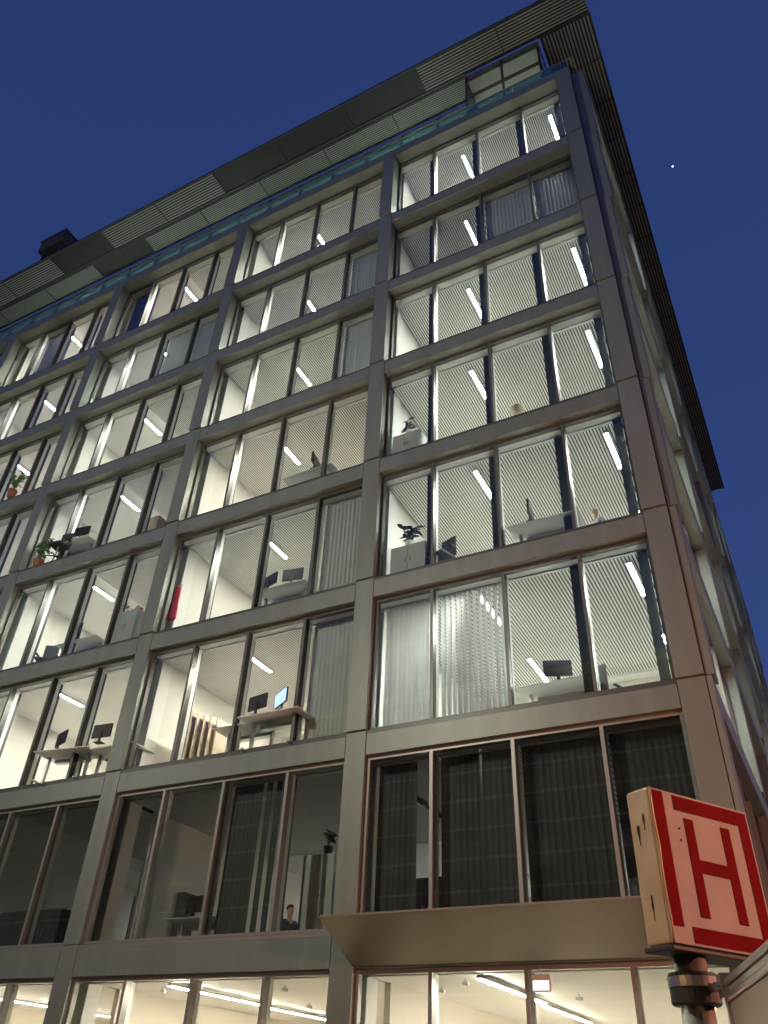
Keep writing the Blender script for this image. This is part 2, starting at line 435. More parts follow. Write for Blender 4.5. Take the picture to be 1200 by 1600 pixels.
bx('balustrade_rail', X_END, 0.16, -0.13, -0.09, 30.15, 30.18, 'steel_grey', B)
bx('balustrade_rail', 0.11, 0.15, -0.07, Y_END, 30.15, 30.18, 'steel_grey', B)

# louvred sunshade round the roof edge: an outer and an inner row of panels
CO, CZ = 1.07, 33.2
PL = P / 2
def shade_row(x_right, n, ya, yb, nb, solid=()):
    key = ('row', ya, yb)
    fr_mb = MB().box(0, 0.03, ya, yb, -0.05, 0.06)
    fr_mb.box(0, PL, ya - 0.03, ya + 0.03, -0.05, 0.05).box(0, PL, yb - 0.04, yb + 0.04, -0.07, 0.06)
    fr_m = fr_mb.mesh('sunshade_panel', 'steel_dark')
    st = (yb - ya - 0.1) / nb
    bl = MB().box(0.045, PL - 0.005, -st * 0.25, st * 0.25, -0.008, 0.008).mesh('blade', 'blade')
    for i in range(n):
        pnl = link('sunshade_panel', fr_m, B, (x_right - (i + 1) * PL, 0, CZ))
        bx('cover_sheet', 0.0, PL, ya - 0.03, yb + 0.05, 0.065, 0.08, 'black', pnl)
        if i in solid:
            bx('infill_sheet', 0.045, PL - 0.005, ya + 0.04, yb - 0.05, -0.01, 0.01, 'black', pnl)
            continue
        for j in range(nb):
            link('blade', bl, pnl, (0, ya + 0.05 + (j + 0.5) * st, -0.03), (R(-12), 0, 0))
shade_row(CO, 10, -CO, 0.02, 9, (2, 3, 4, 7))
shade_row(XF, 9, 0.14, 0.98, 9, (5,))
ns = 9; L2 = 3.35; NBL = 14
bl_s = MB().box(-0.034, 0.034, 0.045, L2 - 0.005, -0.008, 0.008).mesh('blade', 'blade')
fs = MB().box(-0.75, CO, 0, 0.04, -0.06, 0.06).box(CO - 0.03, CO + 0.03, 0, L2, -0.05, 0.05).box(-0.8, -0.72, 0, L2, -0.07, 0.06).box(-0.75, CO, L2 / 2 - 0.02, L2 / 2 + 0.02, -0.05, 0.06)
fs_m = fs.mesh('sunshade_panel', 'steel_dark')
for i in range(ns):
    pnl = link('sunshade_panel', fs_m, B, (0, 0.07 + i * L2, CZ))
    bx('cover_sheet', -0.8, CO + 0.03, 0, L2, 0.065, 0.08, 'black', pnl)
    for j in range(NBL):
        xx = -0.66 + (CO + 0.66 - 0.09) * j / (NBL - 1)
        link('blade', bl_s, pnl, (xx, 0, -0.03), (0, R(12), 0))

# ------------------------------------------------------------------ phrases for labels
ROW = {0: 'street level storey', 1: 'dark storey', 2: 'lowest bright storey', 3: 'second bright storey', 4: 'third bright storey',
       5: 'fourth bright storey', 6: 'fifth bright storey', 7: 'topmost full storey'}
BAY = {1: 'corner bay', 2: 'second bay from corner', 3: 'third bay from corner', 4: 'fourth bay from corner', 5: 'fifth bay from corner'}

# ------------------------------------------------------------------ ceiling lights
def batten_mesh(L, m_):
    key = ('bat', L, m_)
    if key not in _cache:
        mb = MB().box(-0.05, 0.05, 0, L, 0.0, 0.05, 0)
        mb.quad((-0.042, 0.01, -0.004), (-0.042, L - 0.01, -0.004), (0.042, L - 0.01, -0.004), (0.042, 0.01, -0.004), 1)
        _cache[key] = (MB().box(-0.05, 0.05, 0, L, 0.0, 0.05).mesh('housing', 'white_paint'),
                       MB().quad((-0.042, 0.01, -0.003), (-0.042, L - 0.01, -0.003), (0.042, L - 0.01, -0.003), (0.042, 0.01, -0.003)).mesh('diffuser', m_) if m_ != 'led_warm' else MB().box(-0.042, 0.042, 0.01, L - 0.01, -0.012, -0.001).mesh('diffuser', m_))
    return _cache[key]
def batten(x, y, z, L, m_, label, group):
    t = thing('ceiling_light', label, 'ceiling light', (x, y, z), 0, group)
    a, b_ = batten_mesh(L, m_)
    link('housing', a, t); link('diffuser', b_, t)
for k in range(2, 8):
    z = head(k) - 0.035 - 0.06
    for b, xs, L, y0 in ((1, (-1.03, -4.27), 1.38, 0.76), (2, (-10.70,), 1.05, 1.05), (3, (-17.14,), 1.05, 0.8), (4, (-23.6,), 1.05, 0.75), (5, (-30.1,), 1.05, 0.8)):
        for x in xs:
            for r_, yy in enumerate((y0, y0 + 3.25)):
                where = 'by the glass' if r_ == 0 else 'further in'
                extra = '' if b != 1 else (' at the pier' if x > -2 else ' at mid bay')
                batten(x, yy, z, L, ('led_low' if k == 6 else 'led_cool') if b == 1 else ('led', 'led_b', 'led_c')[(k * 5 + b * 3) % 7 % 3], f'lit LED batten{extra} {where}, {BAY[b]}, {ROW[k]}', 'LED battens under the office ceilings')
# side street rooms
for k in range(0, 8):
    if k == 1: continue
    for j in range(4):
        if (k + j) % 3 == 2: continue
        batten(-2.6, 9.0 + j * 7.5, head(k) - 0.1, 1.38, 'led', f'lit LED batten in a side street room, {ROW[k]}', 'LED battens in side street rooms')
# street level: long light lines
for b, x in ((1, -4.45), (2, -10.9), (3, -17.3), (4, -23.8)):
    for y0 in (0.55, 4.2):
        batten(x - (0.15 if y0 > 2 else 0), y0, head(0) - 0.12, 3.3, 'led_warm', f'long warm light line, {"by the glass" if y0 < 2 else "deep inside"}, street level, {BAY[b]}', 'light lines of the street level rooms')
# dark storey: a few lamps far inside
for (x, y) in ((-8.0, 10.4), (-5.7, 10.6), (-12.4, 10.8), (-20.0, 9.2), (-16.5, 9.0), (-2.5, 11.0)):
    batten(x, y, head(1) - 0.12, 1.0, 'led_dim', 'small dim lamp far inside the dark storey', 'lamps far inside the dark storey')
# attic lamps
for (x, y) in ((-2.9, 1.6), (-5.6, 1.5), (-7.4, 1.5), (-10.5, 1.6), (-14.8, 1.5), (-18.2, 1.5), (-21.6, 1.5), (-24.4, 1.5), (-28.5, 1.5)):
    batten(x, y, AZ1 - 0.19, 1.2, 'led_attic' if x < -4 else 'led_low', 'lit lamp under the attic ceiling behind the balustrade', 'lamps in the attic storey')

# ------------------------------------------------------------------ vertical blinds
def slat_m(h_, m_):
    key = ('slat', round(h_, 3), m_)
    if key not in _cache:
        mb = MB(); n = 4; wd = 0.127
        for i in range(n):
            a0, a1 = i / n, (i + 1) / n
            f = lambda a: ((a - 0.5) * wd, 0.012 * (1 - (2 * a - 1) ** 2))
            (xa, ya), (xb, yb) = f(a0), f(a1)
            mb.quad((xa, ya, 0), (xb, yb, 0), (xb, yb, h_), (xa, ya, h_))
        _cache[key] = mb.mesh('slat', m_, smooth=True)
    return _cache[key]
def blind(k, b, p, ang, m_='blind', frac=(0.0, 1.0), word='open', skip=()):
    x0, x1 = pane_x(b, p); x0 += 0.03; x1 -= 0.03
    z0 = sill(k) + 0.03; z1 = head(k) - 0.075
    t = thing('vertical_blind', f'{"dark" if m_ == "blind_dark_unlit" else "pale"} vertical blind, {word}, pane {["one","two","three","four"][p-1]} of {BAY[b]}, {ROW[k]}', 'blind', (x0, 0.50, z0), 0, 'vertical blinds drawn across panes')
    L = x1 - x0
    bxo = bx('head_rail', 0, L, -0.02, 0.02, z1 - z0 + 0.001, z1 - z0 + 0.035, 'steel_grey', t)
    n = int(L / 0.112)
    for i in range(n):
        fx = (i + 0.5) / n
        if not (frac[0] <= fx <= frac[1]) or i in skip: continue
        link('slat', slat_m(z1 - z0, m_), t, (fx * L, 0, 0), (0, 0, R(ang + random.uniform(-5, 5))))
BL = [(2, 1, 1, 62, 'open'), (2, 1, 2, 68, 'open'), (2, 2, 4, 14, 'closed'), (3, 2, 4, 45, 'half open'), (5, 2, 4, 14, 'closed'),
      (6, 1, 3, 12, 'closed'), (6, 1, 4, 18, 'closed'), (6, 2, 4, 40, 'half open'), (6, 3, 4, 14, 'closed'), (6, 3, 3, 66, 'open'), (7, 4, 2, 14, 'closed')]
drawn = set()
for k, b, p, a, wd in BL:
    blind(k, b, p, a, 'blind', word=wd); drawn.add((k, b, p))
for p in (2, 3, 4): blind(1, 1, p, 12, 'blind_dark_unlit', word='closed'); drawn.add((1, 1, p))
blind(1, 1, 1, 12, 'blind_dark_unlit', (0.0, 0.62), 'half drawn'); drawn.add((1, 1, 1))
blind(1, 2, 3, 14, 'blind_dark_unlit', word='closed but for gaps', skip=(6, 8, 10)); drawn.add((1, 2, 3))
blind(7, 3, 1, 8, 'blind_dark_unlit', word='closed'); drawn.add((7, 3, 1))
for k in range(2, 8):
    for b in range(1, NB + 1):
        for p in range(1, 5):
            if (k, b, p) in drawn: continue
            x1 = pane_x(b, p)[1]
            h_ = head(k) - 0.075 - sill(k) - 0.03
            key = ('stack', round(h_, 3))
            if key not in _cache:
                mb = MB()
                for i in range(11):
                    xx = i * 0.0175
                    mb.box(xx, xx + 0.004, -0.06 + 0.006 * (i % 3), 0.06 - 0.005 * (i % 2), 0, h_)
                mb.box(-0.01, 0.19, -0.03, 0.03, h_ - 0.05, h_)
                _cache[key] = mb.mesh('blind_stack', 'blind_dark_unlit')  # stack seen against the lit room: its shade is put into the colour
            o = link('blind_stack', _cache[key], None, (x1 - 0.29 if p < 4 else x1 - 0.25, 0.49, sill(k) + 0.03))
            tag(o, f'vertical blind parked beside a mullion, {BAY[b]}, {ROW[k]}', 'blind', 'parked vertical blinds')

# ------------------------------------------------------------------ furniture
def desk(x, y, z, label, w_=1.6, d_=0.8, rz=0, group='office desks'):
    t = thing('desk', label, 'desk', (x, y, z), rz, group)
    bx('desk_top', -w_ / 2, w_ / 2, -d_ / 2, d_ / 2, 0.71, 0.735, 'desk_white', t, 0.004)
    for s in (-1, 1):
        lg = MB().box(s * (w_ / 2 - 0.2) - 0.03, s * (w_ / 2 - 0.2) + 0.03, -0.04, 0.04, 0.03, 0.70).box(s * (w_ / 2 - 0.2) - 0.035, s * (w_ / 2 - 0.2) + 0.035, -d_ / 2 + 0.05, d_ / 2 - 0.05, 0.0, 0.03)
        link('leg', lg.mesh('leg', 'steel_grey', 0.003), t)
    bx('cable_tray', -w_ / 2 + 0.3, w_ / 2 - 0.3, 0.1, 0.25, 0.58, 0.66, 'steel_grey', t)
    return t
def monitor(x, y, z, label, rz=0, lit=False, w_=0.56):
    t = thing('monitor', label, 'monitor', (x, y, z), rz, 'computer monitors')
    bx('display', -w_ / 2, w_ / 2, -0.02, 0.02, 0.14, 0.14 + w_ * 0.6, 'black', t, 0.004)
    bx('screen', -w_ / 2 + 0.012, w_ / 2 - 0.012, -0.0235, -0.0205, 0.152, 0.128 + w_ * 0.6, 'screen' if lit else 'dark_glass', t)
    bx('stand', -0.03, 0.03, 0.021, 0.045, 0.01, 0.3, 'black', t)
    bx('foot', -0.12, 0.12, -0.08, 0.10, 0.0, 0.012, 'black', t, 0.003)
def chair(x, y, z, label, rz=0):
    t = thing('office_chair', label, 'chair', (x, y, z), rz, 'office chairs')
    link('seat', MB().box(-0.24, 0.24, -0.24, 0.24, 0.44, 0.52).mesh('seat', 'charcoal', 0.03, 2), t)
    link('backrest', MB().box(-0.22, 0.22, 0.22, 0.28, 0.58, 1.12).mesh('backrest', 'charcoal', 0.028, 2), t)
    link('back_post', MB().tube([(0, 0.1, 0.44), (0, 0.3, 0.5), (0, 0.29, 0.85)], 0.02, 8).mesh('back_post', 'black'), t)
    link('column', MB().tube([(0, 0, 0.1), (0, 0, 0.44)], 0.025, 10).mesh('column', 'steel_grey'), t)
    for i in range(5):
        a = i * 2 * math.pi / 5
        link('foot', MB().tube([(0, 0, 0.1), (0.28 * math.cos(a), 0.28 * math.sin(a), 0.06)], [0.025, 0.016], 6).tube([(0.28 * math.cos(a), 0.28 * math.sin(a) - 0.015, 0.03), (0.28 * math.cos(a), 0.28 * math.sin(a) + 0.015, 0.03)], 0.03, 8).mesh('foot', 'black'), t)
    for s in (-1, 1):
        link('armrest', MB().tube([(s * 0.24, 0.05, 0.46), (s * 0.29, 0.05, 0.6), (s * 0.29, 0.05, 0.68)], 0.012, 6).box(s * 0.29 - 0.035, s * 0.29 + 0.035, -0.1, 0.15, 0.68, 0.7).mesh('armrest', 'black'), t)
def cabinet(x, y, z, w_, d_, h_, label, m_='cabinet', doors=2):
    t = thing('cabinet', label, 'cabinet', (x, y, z), 0, 'office cabinets')
    bx('carcass', -w_ / 2, w_ / 2, -d_ / 2 + 0.02, d_ / 2, 0, h_, m_, t, 0.004)
    for i in range(doors):
        a = -w_ / 2 + i * w_ / doors
        dr = bx('door', a + 0.003, a + w_ / doors - 0.003, -d_ / 2, -d_ / 2 + 0.018, 0.03, h_ - 0.01, m_, t, 0.002)
        bx('handle', w_ / doors * (0.85 if i % 2 == 0 else 0.12), w_ / doors * (0.85 if i % 2 == 0 else 0.12) + 0.015, -0.025, -0.002, h_ * 0.5, h_ * 0.5 + 0.12, 'steel_grey', dr)
def leaf(mb, base, d, L, wd, droop, mi=0):
    d = d.normalized(); s = d.cross(Vector((0, 0, 1)))
    if s.length < 0.01: s = Vector((1, 0, 0))
    s.normalize(); n = len(mb.v)
    prof = [(0, 0.05), (0.25, 0.8), (0.55, 1.0), (0.8, 0.6), (1, 0.03)]
    for t_, ww in prof:
        c = base + d * L * t_ - Vector((0, 0, 1)) * droop * t_ * t_
        up = Vector((0, 0, 0.12 * wd))
        mb.v += [tuple(c - s * wd * ww / 2 + up), tuple(c), tuple(c + s * wd * ww / 2 + up)]
    for i in range(4):
        for j in range(2):
            a = n + i * 3 + j; mb.f.append((a, a + 1, a + 4, a + 3)); mb.mi.append(mi)
def plant(x, y, z, h_, spread, n, leafL, leafW, label, m_='leaf', pot='terracotta', potr=0.12, poth=0.2, seed=1):
    rnd = random.Random(seed)
    t = thing('potted_plant', label, 'plant', (x, y, z), 0, 'plants in the offices')
    prof = [(potr * 0.75, 0), (potr, poth), (potr * 1.06, poth), (potr * 1.06, poth + 0.015), (potr * 0.92, poth + 0.015), (potr * 0.9, poth - 0.02)]
    link('pot', MB().tube([(0, 0, zz) for _, zz in prof], [r_ for r_, _ in prof], 16).mesh('pot', pot, smooth=False), t)
    mbs = MB(); mbl = MB()
    for i in range(max(3, n // 9)):
        a = rnd.uniform(0, 6.28); r_ = spread * rnd.uniform(0.2, 0.8); hh = h_ * rnd.uniform(0.55, 1.0)
        p0 = Vector((0, 0, poth - 0.02)); p2 = Vector((r_ * math.cos(a), r_ * math.sin(a), poth + hh))
        p1 = (p0 + p2) / 2 + Vector((0, 0, hh * 0.15))
        mbs.tube([p0, p1, p2], [0.008, 0.006, 0.004], 6)
        for j in range(9):
            f = rnd.uniform(0.25, 1.0)
            c = p0.lerp(p1, f * 2) if f < 0.5 else p1.lerp(p2, f * 2 - 1)
            b_ = rnd.uniform(0, 6.28)
            leaf(mbl, c, Vector((math.cos(b_), math.sin(b_), rnd.uniform(-0.1, 0.7))), leafL * rnd.uniform(0.6, 1.1), leafW * rnd.uniform(0.7, 1.1), leafL * rnd.uniform(0.1, 0.5))
    link('stems', mbs.mesh('stems', 'leaf_dark'), t)
    stuff(link('foliage', mbl.mesh('foliage', m_, smooth=True), t))

def fl(k): return H * k - 0.008 if k else GZ + 0.012
# --- lowest bright storey
q = at(872, 1072, 'Z', fl(2) + 0.72); desk(q.x, q.y + 0.15, fl(2), 'white desk at the glass of the corner bay, lowest bright storey')
monitor(q.x + 0.05, q.y - 0.1, fl(2) + 0.736, 'black monitor on the white desk, corner bay, lowest bright storey', R(200))
q = at(945, 1064, 'Z', fl(2) + 0.9); chair(q.x, q.y, fl(2), 'charcoal office chair near the corner pier, lowest bright storey', R(160))
for i, px in enumerate((425, 385)):
    q = at(px, 1118 + i * 18, 'Z', fl(2) + 0.72)
    desk(q.x, q.y + 0.2, fl(2), ['white desk beside the closed blind, second bay from corner, lowest bright storey', 'white desk beside the beige screens, second bay from corner, lowest bright storey'][i])
q0 = at(425, 1118, 'Z', fl(2) + 0.72); q = at(438, 1105, 'Y', q0.y - 0.1); monitor(q.x, q0.y - 0.1, fl(2) + 0.736, 'monitor with a lit blue screen, second bay from corner, lowest bright storey', R(-30), True)
q = at(402, 1105, 'Y', q0.y - 0.1); monitor(q.x, q0.y - 0.1, fl(2) + 0.736, 'dark monitor seen from behind, second bay from corner, lowest bright storey', R(170))
for i in range(5):
    q = at(300 + i * 11, 1170, 'Y', 1.3 + 0.1 * i)
    o = bx('felt_screen', q.x - 0.02, q.x + 0.02, 1.0 + 0.1 * i, 1.75 + 0.1 * i, fl(2) + 0.002, fl(2) + 1.75 - 0.03 * i, 'felt', None, 0.008)
    tag(o, 'beige felt room divider panel in a row behind the glass, lowest bright storey', 'screen', 'felt divider panels in a row')
q = at(100, 1175, 'Z', fl(2) + 0.72); desk(q.x, q.y + 0.2, fl(2), 'white desk on steel legs, third bay from corner, lowest bright storey', rz=R(8))
monitor(q.x - 0.1, q.y - 0.1, fl(2) + 0.736, 'black monitor turned on the steel legged desk, third bay from corner, lowest bright storey', R(160))
q2 = at(140, 1168, 'Z', fl(2) + 0.72); desk(q2.x + 0.5, q2.y + 0.5, fl(2), 'white desk beside the pier, third bay from corner, lowest bright storey')
monitor(q2.x + 0.4, q2.y - 0.1, fl(2) + 0.736, 'black monitor beside the pier, third bay from corner, lowest bright storey', R(185))
# --- second bright storey
q = at(640, 868, 'Z', fl(3) + 0.75); cabinet(q.x, q.y + 0.1, fl(3), 0.9, 0.42, 1.0, 'pale low cabinet carrying a leafy plant, corner bay, second bright storey')
plant(q.x - 0.05, q.y + 0.1, fl(3) + 1.002, 0.5, 0.28, 40, 0.24, 0.13, 'dark leafy plant on a pale cabinet, corner bay, second bright storey', 'leaf_dark', 'white_paint', 0.12, 0.18, 3)
q = at(690, 845, 'Z', fl(3) + 0.95); chair(q.x, q.y, fl(3), 'black high backed office chair by the mullion, corner bay, second bright storey', R(-20))
q = at(850, 818, 'Z', fl(3) + 0.72); desk(q.x, q.y + 0.2, fl(3), 'white desk beside the parked blind, corner bay, second bright storey')
monitor(q.x - 0.25, q.y - 0.1, fl(3) + 0.736, 'slim monitor on the desk in the corner bay, second bright storey', R(95))
q = at(440, 922, 'Z', fl(3) + 0.72); desk(q.x, q.y + 0.2, fl(3), 'white desk with two monitors, second bay from corner, second bright storey')
for i, dx in enumerate((-0.35, 0.35)):
    monitor(q.x + dx, q.y - 0.08, fl(3) + 0.736, ['dark monitor turned away on the desk, second bay from corner, second bright storey', 'dark monitor beside the half open blind, second bay from corner, second bright storey'][i], R(165 + 25 * i))
# red coat hanging at the column
q = at(272, 945, 'Y', 0.45)
t = thing('hanging_coat', 'red cloth coat hanging beside the column, second bay from corner, second bright storey', 'coat', (q.x + 0.03, 0.42, fl(3)))
mb = MB(); nseg_ = 14
ringz = [(0.62, 0.15), (0.9, 0.14), (1.2, 0.125), (1.45, 0.13), (1.6, 0.11), (1.68, 0.03)]
for zz, rr in ringz:
    for j in range(nseg_):
        a = 2 * math.pi * j / nseg_; r_ = rr * (1 + 0.22 * math.sin(a * 4 + zz * 2) * (1.7 - zz))
        mb.v.append((r_ * math.cos(a), 0.55 * r_ * math.sin(a), zz))
for i in range(len(ringz) - 1):
    for j in range(nseg_):
        a = i * nseg_ + j; b_ = i * nseg_ + (j + 1) % nseg_
        mb.f.append((a, b_, b_ + nseg_, a + nseg_)); mb.mi.append(0)
link('cloth', mb.mesh('cloth', 'red_cloth', smooth=True), t)
link('hanger', MB().tube([(0, 0, 1.66), (0, 0, 1.74), (0.02, 0.02, 1.77), (0.0, 0.04, 1.75)], 0.006, 6).mesh('hanger', 'steel_grey'), t)
link('stand', MB().tube([(0, 0.12, 0.0), (0, 0.12, 1.8)], 0.015, 8).tube([(0, 0.12, 1.76), (0, 0.03, 1.77)], 0.01, 6).tube([(0, 0.12, 0.0), (0, 0.12, 0.02)], 0.14, 16).mesh('stand', 'steel_grey'), t)
q = at(206, 975, 'Z', fl(3) + 0.85); cabinet(q.x, q.y, fl(3), 0.75, 0.5, 1.15, 'pale cabinet with ornaments on top, third bay from corner, second bright storey')
plant(q.x - 0.22, q.y - 0.05, fl(3) + 1.152, 0.22, 0.15, 20, 0.14, 0.04, 'small spiky brown plant on the ornament cabinet', 'leaf_dark', 'terracotta', 0.06, 0.08, 5)
t = thing('figurine', 'orange and cream animal figurine on the ornament cabinet', 'figurine', (q.x + 0.12, q.y - 0.05, fl(3) + 1.152))
link('figure', MB().tube([(-0.02, 0, 0), (-0.02, 0, 0.12), (0, 0, 0.2), (0.0, 0, 0.24)], [0.06, 0.065, 0.04, 0.02], 12).mesh('figure', 'cardboard', smooth=True), t)
link('saddle', MB().tube([(0.04, 0, 0.05), (0.12, 0, 0.1), (0.2, 0, 0.06)], [0.03, 0.06, 0.04], 10).mesh('saddle', 'orange', smooth=True), t)
q = at(75, 1018, 'Z', fl(3) + 0.8); chair(q.x, q.y, fl(3), 'black office chair pushed to the glass, third bay from corner, second bright storey', R(30))
q = at(125, 1005, 'Z', fl(3) + 0.72); desk(q.x, q.y + 0.2, fl(3), 'white desk with tilted monitor, third bay from corner, second bright storey')
monitor(q.x, q.y - 0.1, fl(3) + 0.736, 'black monitor standing askew, third bay from corner, second bright storey', R(140))
# --- third bright storey
q = at(640, 690, 'Z', fl(4) + 0.8); cabinet(q.x, q.y, fl(4), 0.8, 0.42, 0.95, 'pale cabinet with a trailing plant, corner bay, third bright storey')
plant(q.x, q.y, fl(4) + 0.952, 0.4, 0.3, 24, 0.26, 0.07, 'thin stemmed plant in a white pot, corner bay, third bright storey', 'leaf_dark', 'white_paint', 0.1, 0.2, 9)
q = at(808, 640, 'Y', 1.2)
t = thing('floor_lamp', 'floor lamp with round cream paper shade, corner bay, third bright storey', 'lamp', (q.x, 1.2, fl(4)))
mb = MB(); n_ = 9
pts = [(0, 0, q.z - fl(4) - 0.2 + 0.4 * i / n_) for i in range(n_ + 1)]
link('shade', MB().tube(pts, [max(0.02, 0.2 * math.sin(math.pi * (i + 0.35) / (n_ + 0.7))) for i in range(n_ + 1)], 18).mesh('shade', 'cardboard', smooth=True), t)
link('pole', MB().tube([(0, 0, 0.02), (0, 0, q.z - fl(4) - 0.2)], 0.012, 8).tube([(0, 0, 0), (0, 0, 0.025)], 0.15, 16).mesh('pole', 'steel_grey'), t)
q = at(485, 742, 'Z', fl(4) + 0.72); desk(q.x, q.y + 0.2, fl(4), 'white desk at the glass, second bay from corner, third bright storey')
monitor(q.x + 0.2, q.y - 0.1, fl(4) + 0.736, 'slim monitor edge on, second bay from corner, third bright storey', R(100))
q = at(250, 800, 'Y', 1.2); cabinet(q.x - 0.1, 1.3, fl(4), 0.5, 0.45, 1.7, 'tall brown cupboard beside the pier, third bay from corner, third bright storey', 'wood', 1)
q = at(115, 850, 'Z', fl(4) + 0.72); desk(q.x, q.y + 0.2, fl(4), 'white desk with dark chair, third bay from corner, third bright storey')
chair(q.x - 0.2, q.y - 0.35, fl(4), 'dark office chair at the desk, third bay from corner, third bright storey', R(10))
monitor(q.x + 0.35, q.y - 0.1, fl(4) + 0.736, 'black monitor on the desk with dark chair, third bay from corner, third bright storey', R(190))
q = at(64, 868, 'Z', fl(4) + 0.5)
plant(q.x, q.y, fl(4), 1.0, 0.4, 60, 0.22, 0.1, 'bright green leafy plant by the pier, third bay from corner, third bright storey', 'leaf', 'terracotta', 0.16, 0.3, 12)
# --- fourth bright storey
q = at(22, 762, 'Z', fl(5) + 0.45)
plant(q.x, q.y, fl(5), 0.9, 0.4, 60, 0.22, 0.1, 'bright green bushy plant in a clay pot, fourth bay from corner, fourth bright storey', 'leaf', 'terracotta', 0.16, 0.3, 14)
# --- dark storey
q = at(492, 1440, 'Y', 1.6); cabinet(q.x + 0.05, 1.7, fl(1), 0.75, 0.45, 1.75, 'tall grey cupboard carrying a plant in the dark storey', 'cabinet')
plant(q.x + 0.15, 1.65, fl(1) + 1.752, 0.42, 0.22, 36, 0.15, 0.09, 'dark plant on the tall grey cupboard, dark storey', 'leaf_dark', 'black', 0.1, 0.16, 21)
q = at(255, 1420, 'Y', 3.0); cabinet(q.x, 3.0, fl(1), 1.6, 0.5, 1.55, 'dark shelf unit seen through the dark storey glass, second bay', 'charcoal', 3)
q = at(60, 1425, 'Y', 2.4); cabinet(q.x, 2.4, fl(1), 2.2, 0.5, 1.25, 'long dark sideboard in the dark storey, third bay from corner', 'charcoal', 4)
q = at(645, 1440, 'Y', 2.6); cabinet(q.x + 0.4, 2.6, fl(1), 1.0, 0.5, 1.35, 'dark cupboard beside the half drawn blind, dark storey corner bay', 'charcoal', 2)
q = at(300, 1440, 'Z', fl(1) + 0.72); desk(q.x + 0.3, q.y, fl(1), 'desk in shadow, second bay from corner, dark storey')
monitor(q.x + 0.1, q.y - 0.1, fl(1) + 0.736, 'black monitor in shadow, second bay from corner, dark storey', R(170))

# --- people
def person(x, y, z, rz, label, shirt, hair, seated=True, hz=0.0):
    t = thing('person', label, 'person', (x, y, z), rz, None)
    hip = 0.50 if seated else 0.93
    V = []; E = []; Rr = []
    def v(p, r): V.append(p); Rr.append(r); return len(V) - 1
    def e(a, b_): E.append((a, b_))
    pel = v((0, 0, hip), 0.13); wst = v((0, 0.0, hip + 0.17), 0.115); ch = v((0, 0.0, hip + 0.36), 0.125); nb = v((0, 0.0, hip + 0.52), 0.055)
    nk = v((0, -0.01, hip + 0.58), 0.05); hd = v((0, -0.025, hip + 0.68), 0.082); ht = v((0, -0.015, hip + 0.78), 0.07)
    for a, b_ in ((pel, wst), (wst, ch), (ch, nb), (nb, nk), (nk, hd), (hd, ht)): e(a, b_)
    ns_ = v((0, -0.105, hip + 0.675), 0.014); e(hd, ns_)
    for s in (-1, 1):
        er = v((s * 0.088, -0.01, hip + 0.68), 0.016); e(hd, er)
        sh = v((s * 0.18, 0, hip + 0.47), 0.058); el = v((s * 0.24, -0.05, hip + 0.20), 0.042)
        wr = v((s * 0.17, -0.28, hip + 0.18), 0.028); pm = v((s * 0.15, -0.35, hip + 0.18), 0.03)
        e(ch, sh); e(sh, el); e(el, wr); e(wr, pm)
        for i, (dx, dl) in enumerate(((-0.03, 0.075), (-0.01, 0.09), (0.01, 0.085), (0.03, 0.065))):
            f1 = v((s * 0.15 + dx, -0.35 - dl * 0.6, hip + 0.175), 0.009); f2 = v((s * 0.15 + dx, -0.35 - dl, hip + 0.155), 0.008); e(pm, f1); e(f1, f2)
        th = v((s * 0.15 - s * 0.05, -0.34, hip + 0.175), 0.01); e(wr, th)
        if seated:
            kn = v((s * 0.11, -0.42, hip), 0.07); an = v((s * 0.11, -0.42, 0.09), 0.045); to = v((s * 0.11, -0.56, 0.04), 0.035)
        else:
            kn = v((s * 0.10, -0.01, 0.5), 0.068); an = v((s * 0.10, 0.0, 0.09), 0.045); to = v((s * 0.11, -0.15, 0.04), 0.035)
        hp = v((s * 0.10, 0, hip - 0.02), 0.09); e(pel, hp); e(hp, kn); e(kn, an); e(an, to)
    def grow(name, keep, scale, m_):
        idx = {i: n_ for n_, i in enumerate(keep)}
        me = bpy.data.meshes.new(name); me.from_pydata([V[i] for i in keep], [(idx[a], idx[b_]) for a, b_ in E if a in idx and b_ in idx], [])
        me.materials.append(M[m_]); o = link(name, me, t)
        md = o.modifiers.new('skin', 'SKIN'); md.use_smooth_shade = True
        for n_, i in enumerate(keep):
            me.skin_vertices[0].data[n_].radius = (Rr[i] * scale, Rr[i] * scale)
        me.skin_vertices[0].data[0].use_root = True
        o.modifiers.new('sub', 'SUBSURF').levels = 1; o.modifiers['sub'].render_levels = 2
        return o
    grow('body', list(range(len(V))), 1.0, 'skin')
    arm = [pel, wst, ch, nb] + [i for i in range(len(V)) if abs(V[i][0]) > 0.165 and hip + 0.17 < V[i][2] < hip + 0.5]
    grow('shirt', arm, 1.13, shirt)
    legs = [pel] + [i for i in range(len(V)) if V[i][2] <= hip and i != pel]
    grow('trousers', legs, 1.12, 'shirt_navy')
    hb = MB(); bmh = bmesh.new(); bmesh.ops.create_uvsphere(bmh, u_segments=16, v_segments=10, radius=0.098)
    for vv in bmh.verts:
        vv.co.z *= 1.12
        if vv.co.y < -0.03 and vv.co.z < 0.045: vv.co *= 0.75
        elif vv.co.z < -0.03: vv.co *= 0.8
    mh = bpy.data.meshes.new('hair'); bmh.to_mesh(mh); bmh.free(); mh.materials.append(M[hair])
    mh.polygons.foreach_set('use_smooth', [True] * len(mh.polygons))
    link('hair', mh, t, (0, 0.0, hip + 0.735))
q = at(930, 802, 'Y', 1.25)
person(q.x, 1.25, fl(3) + (q.z - fl(3) - 1.2), R(150), 'person in pale grey top with fair hair sitting at the corner bay glass', 'shirt_grey', 'hair_fair')
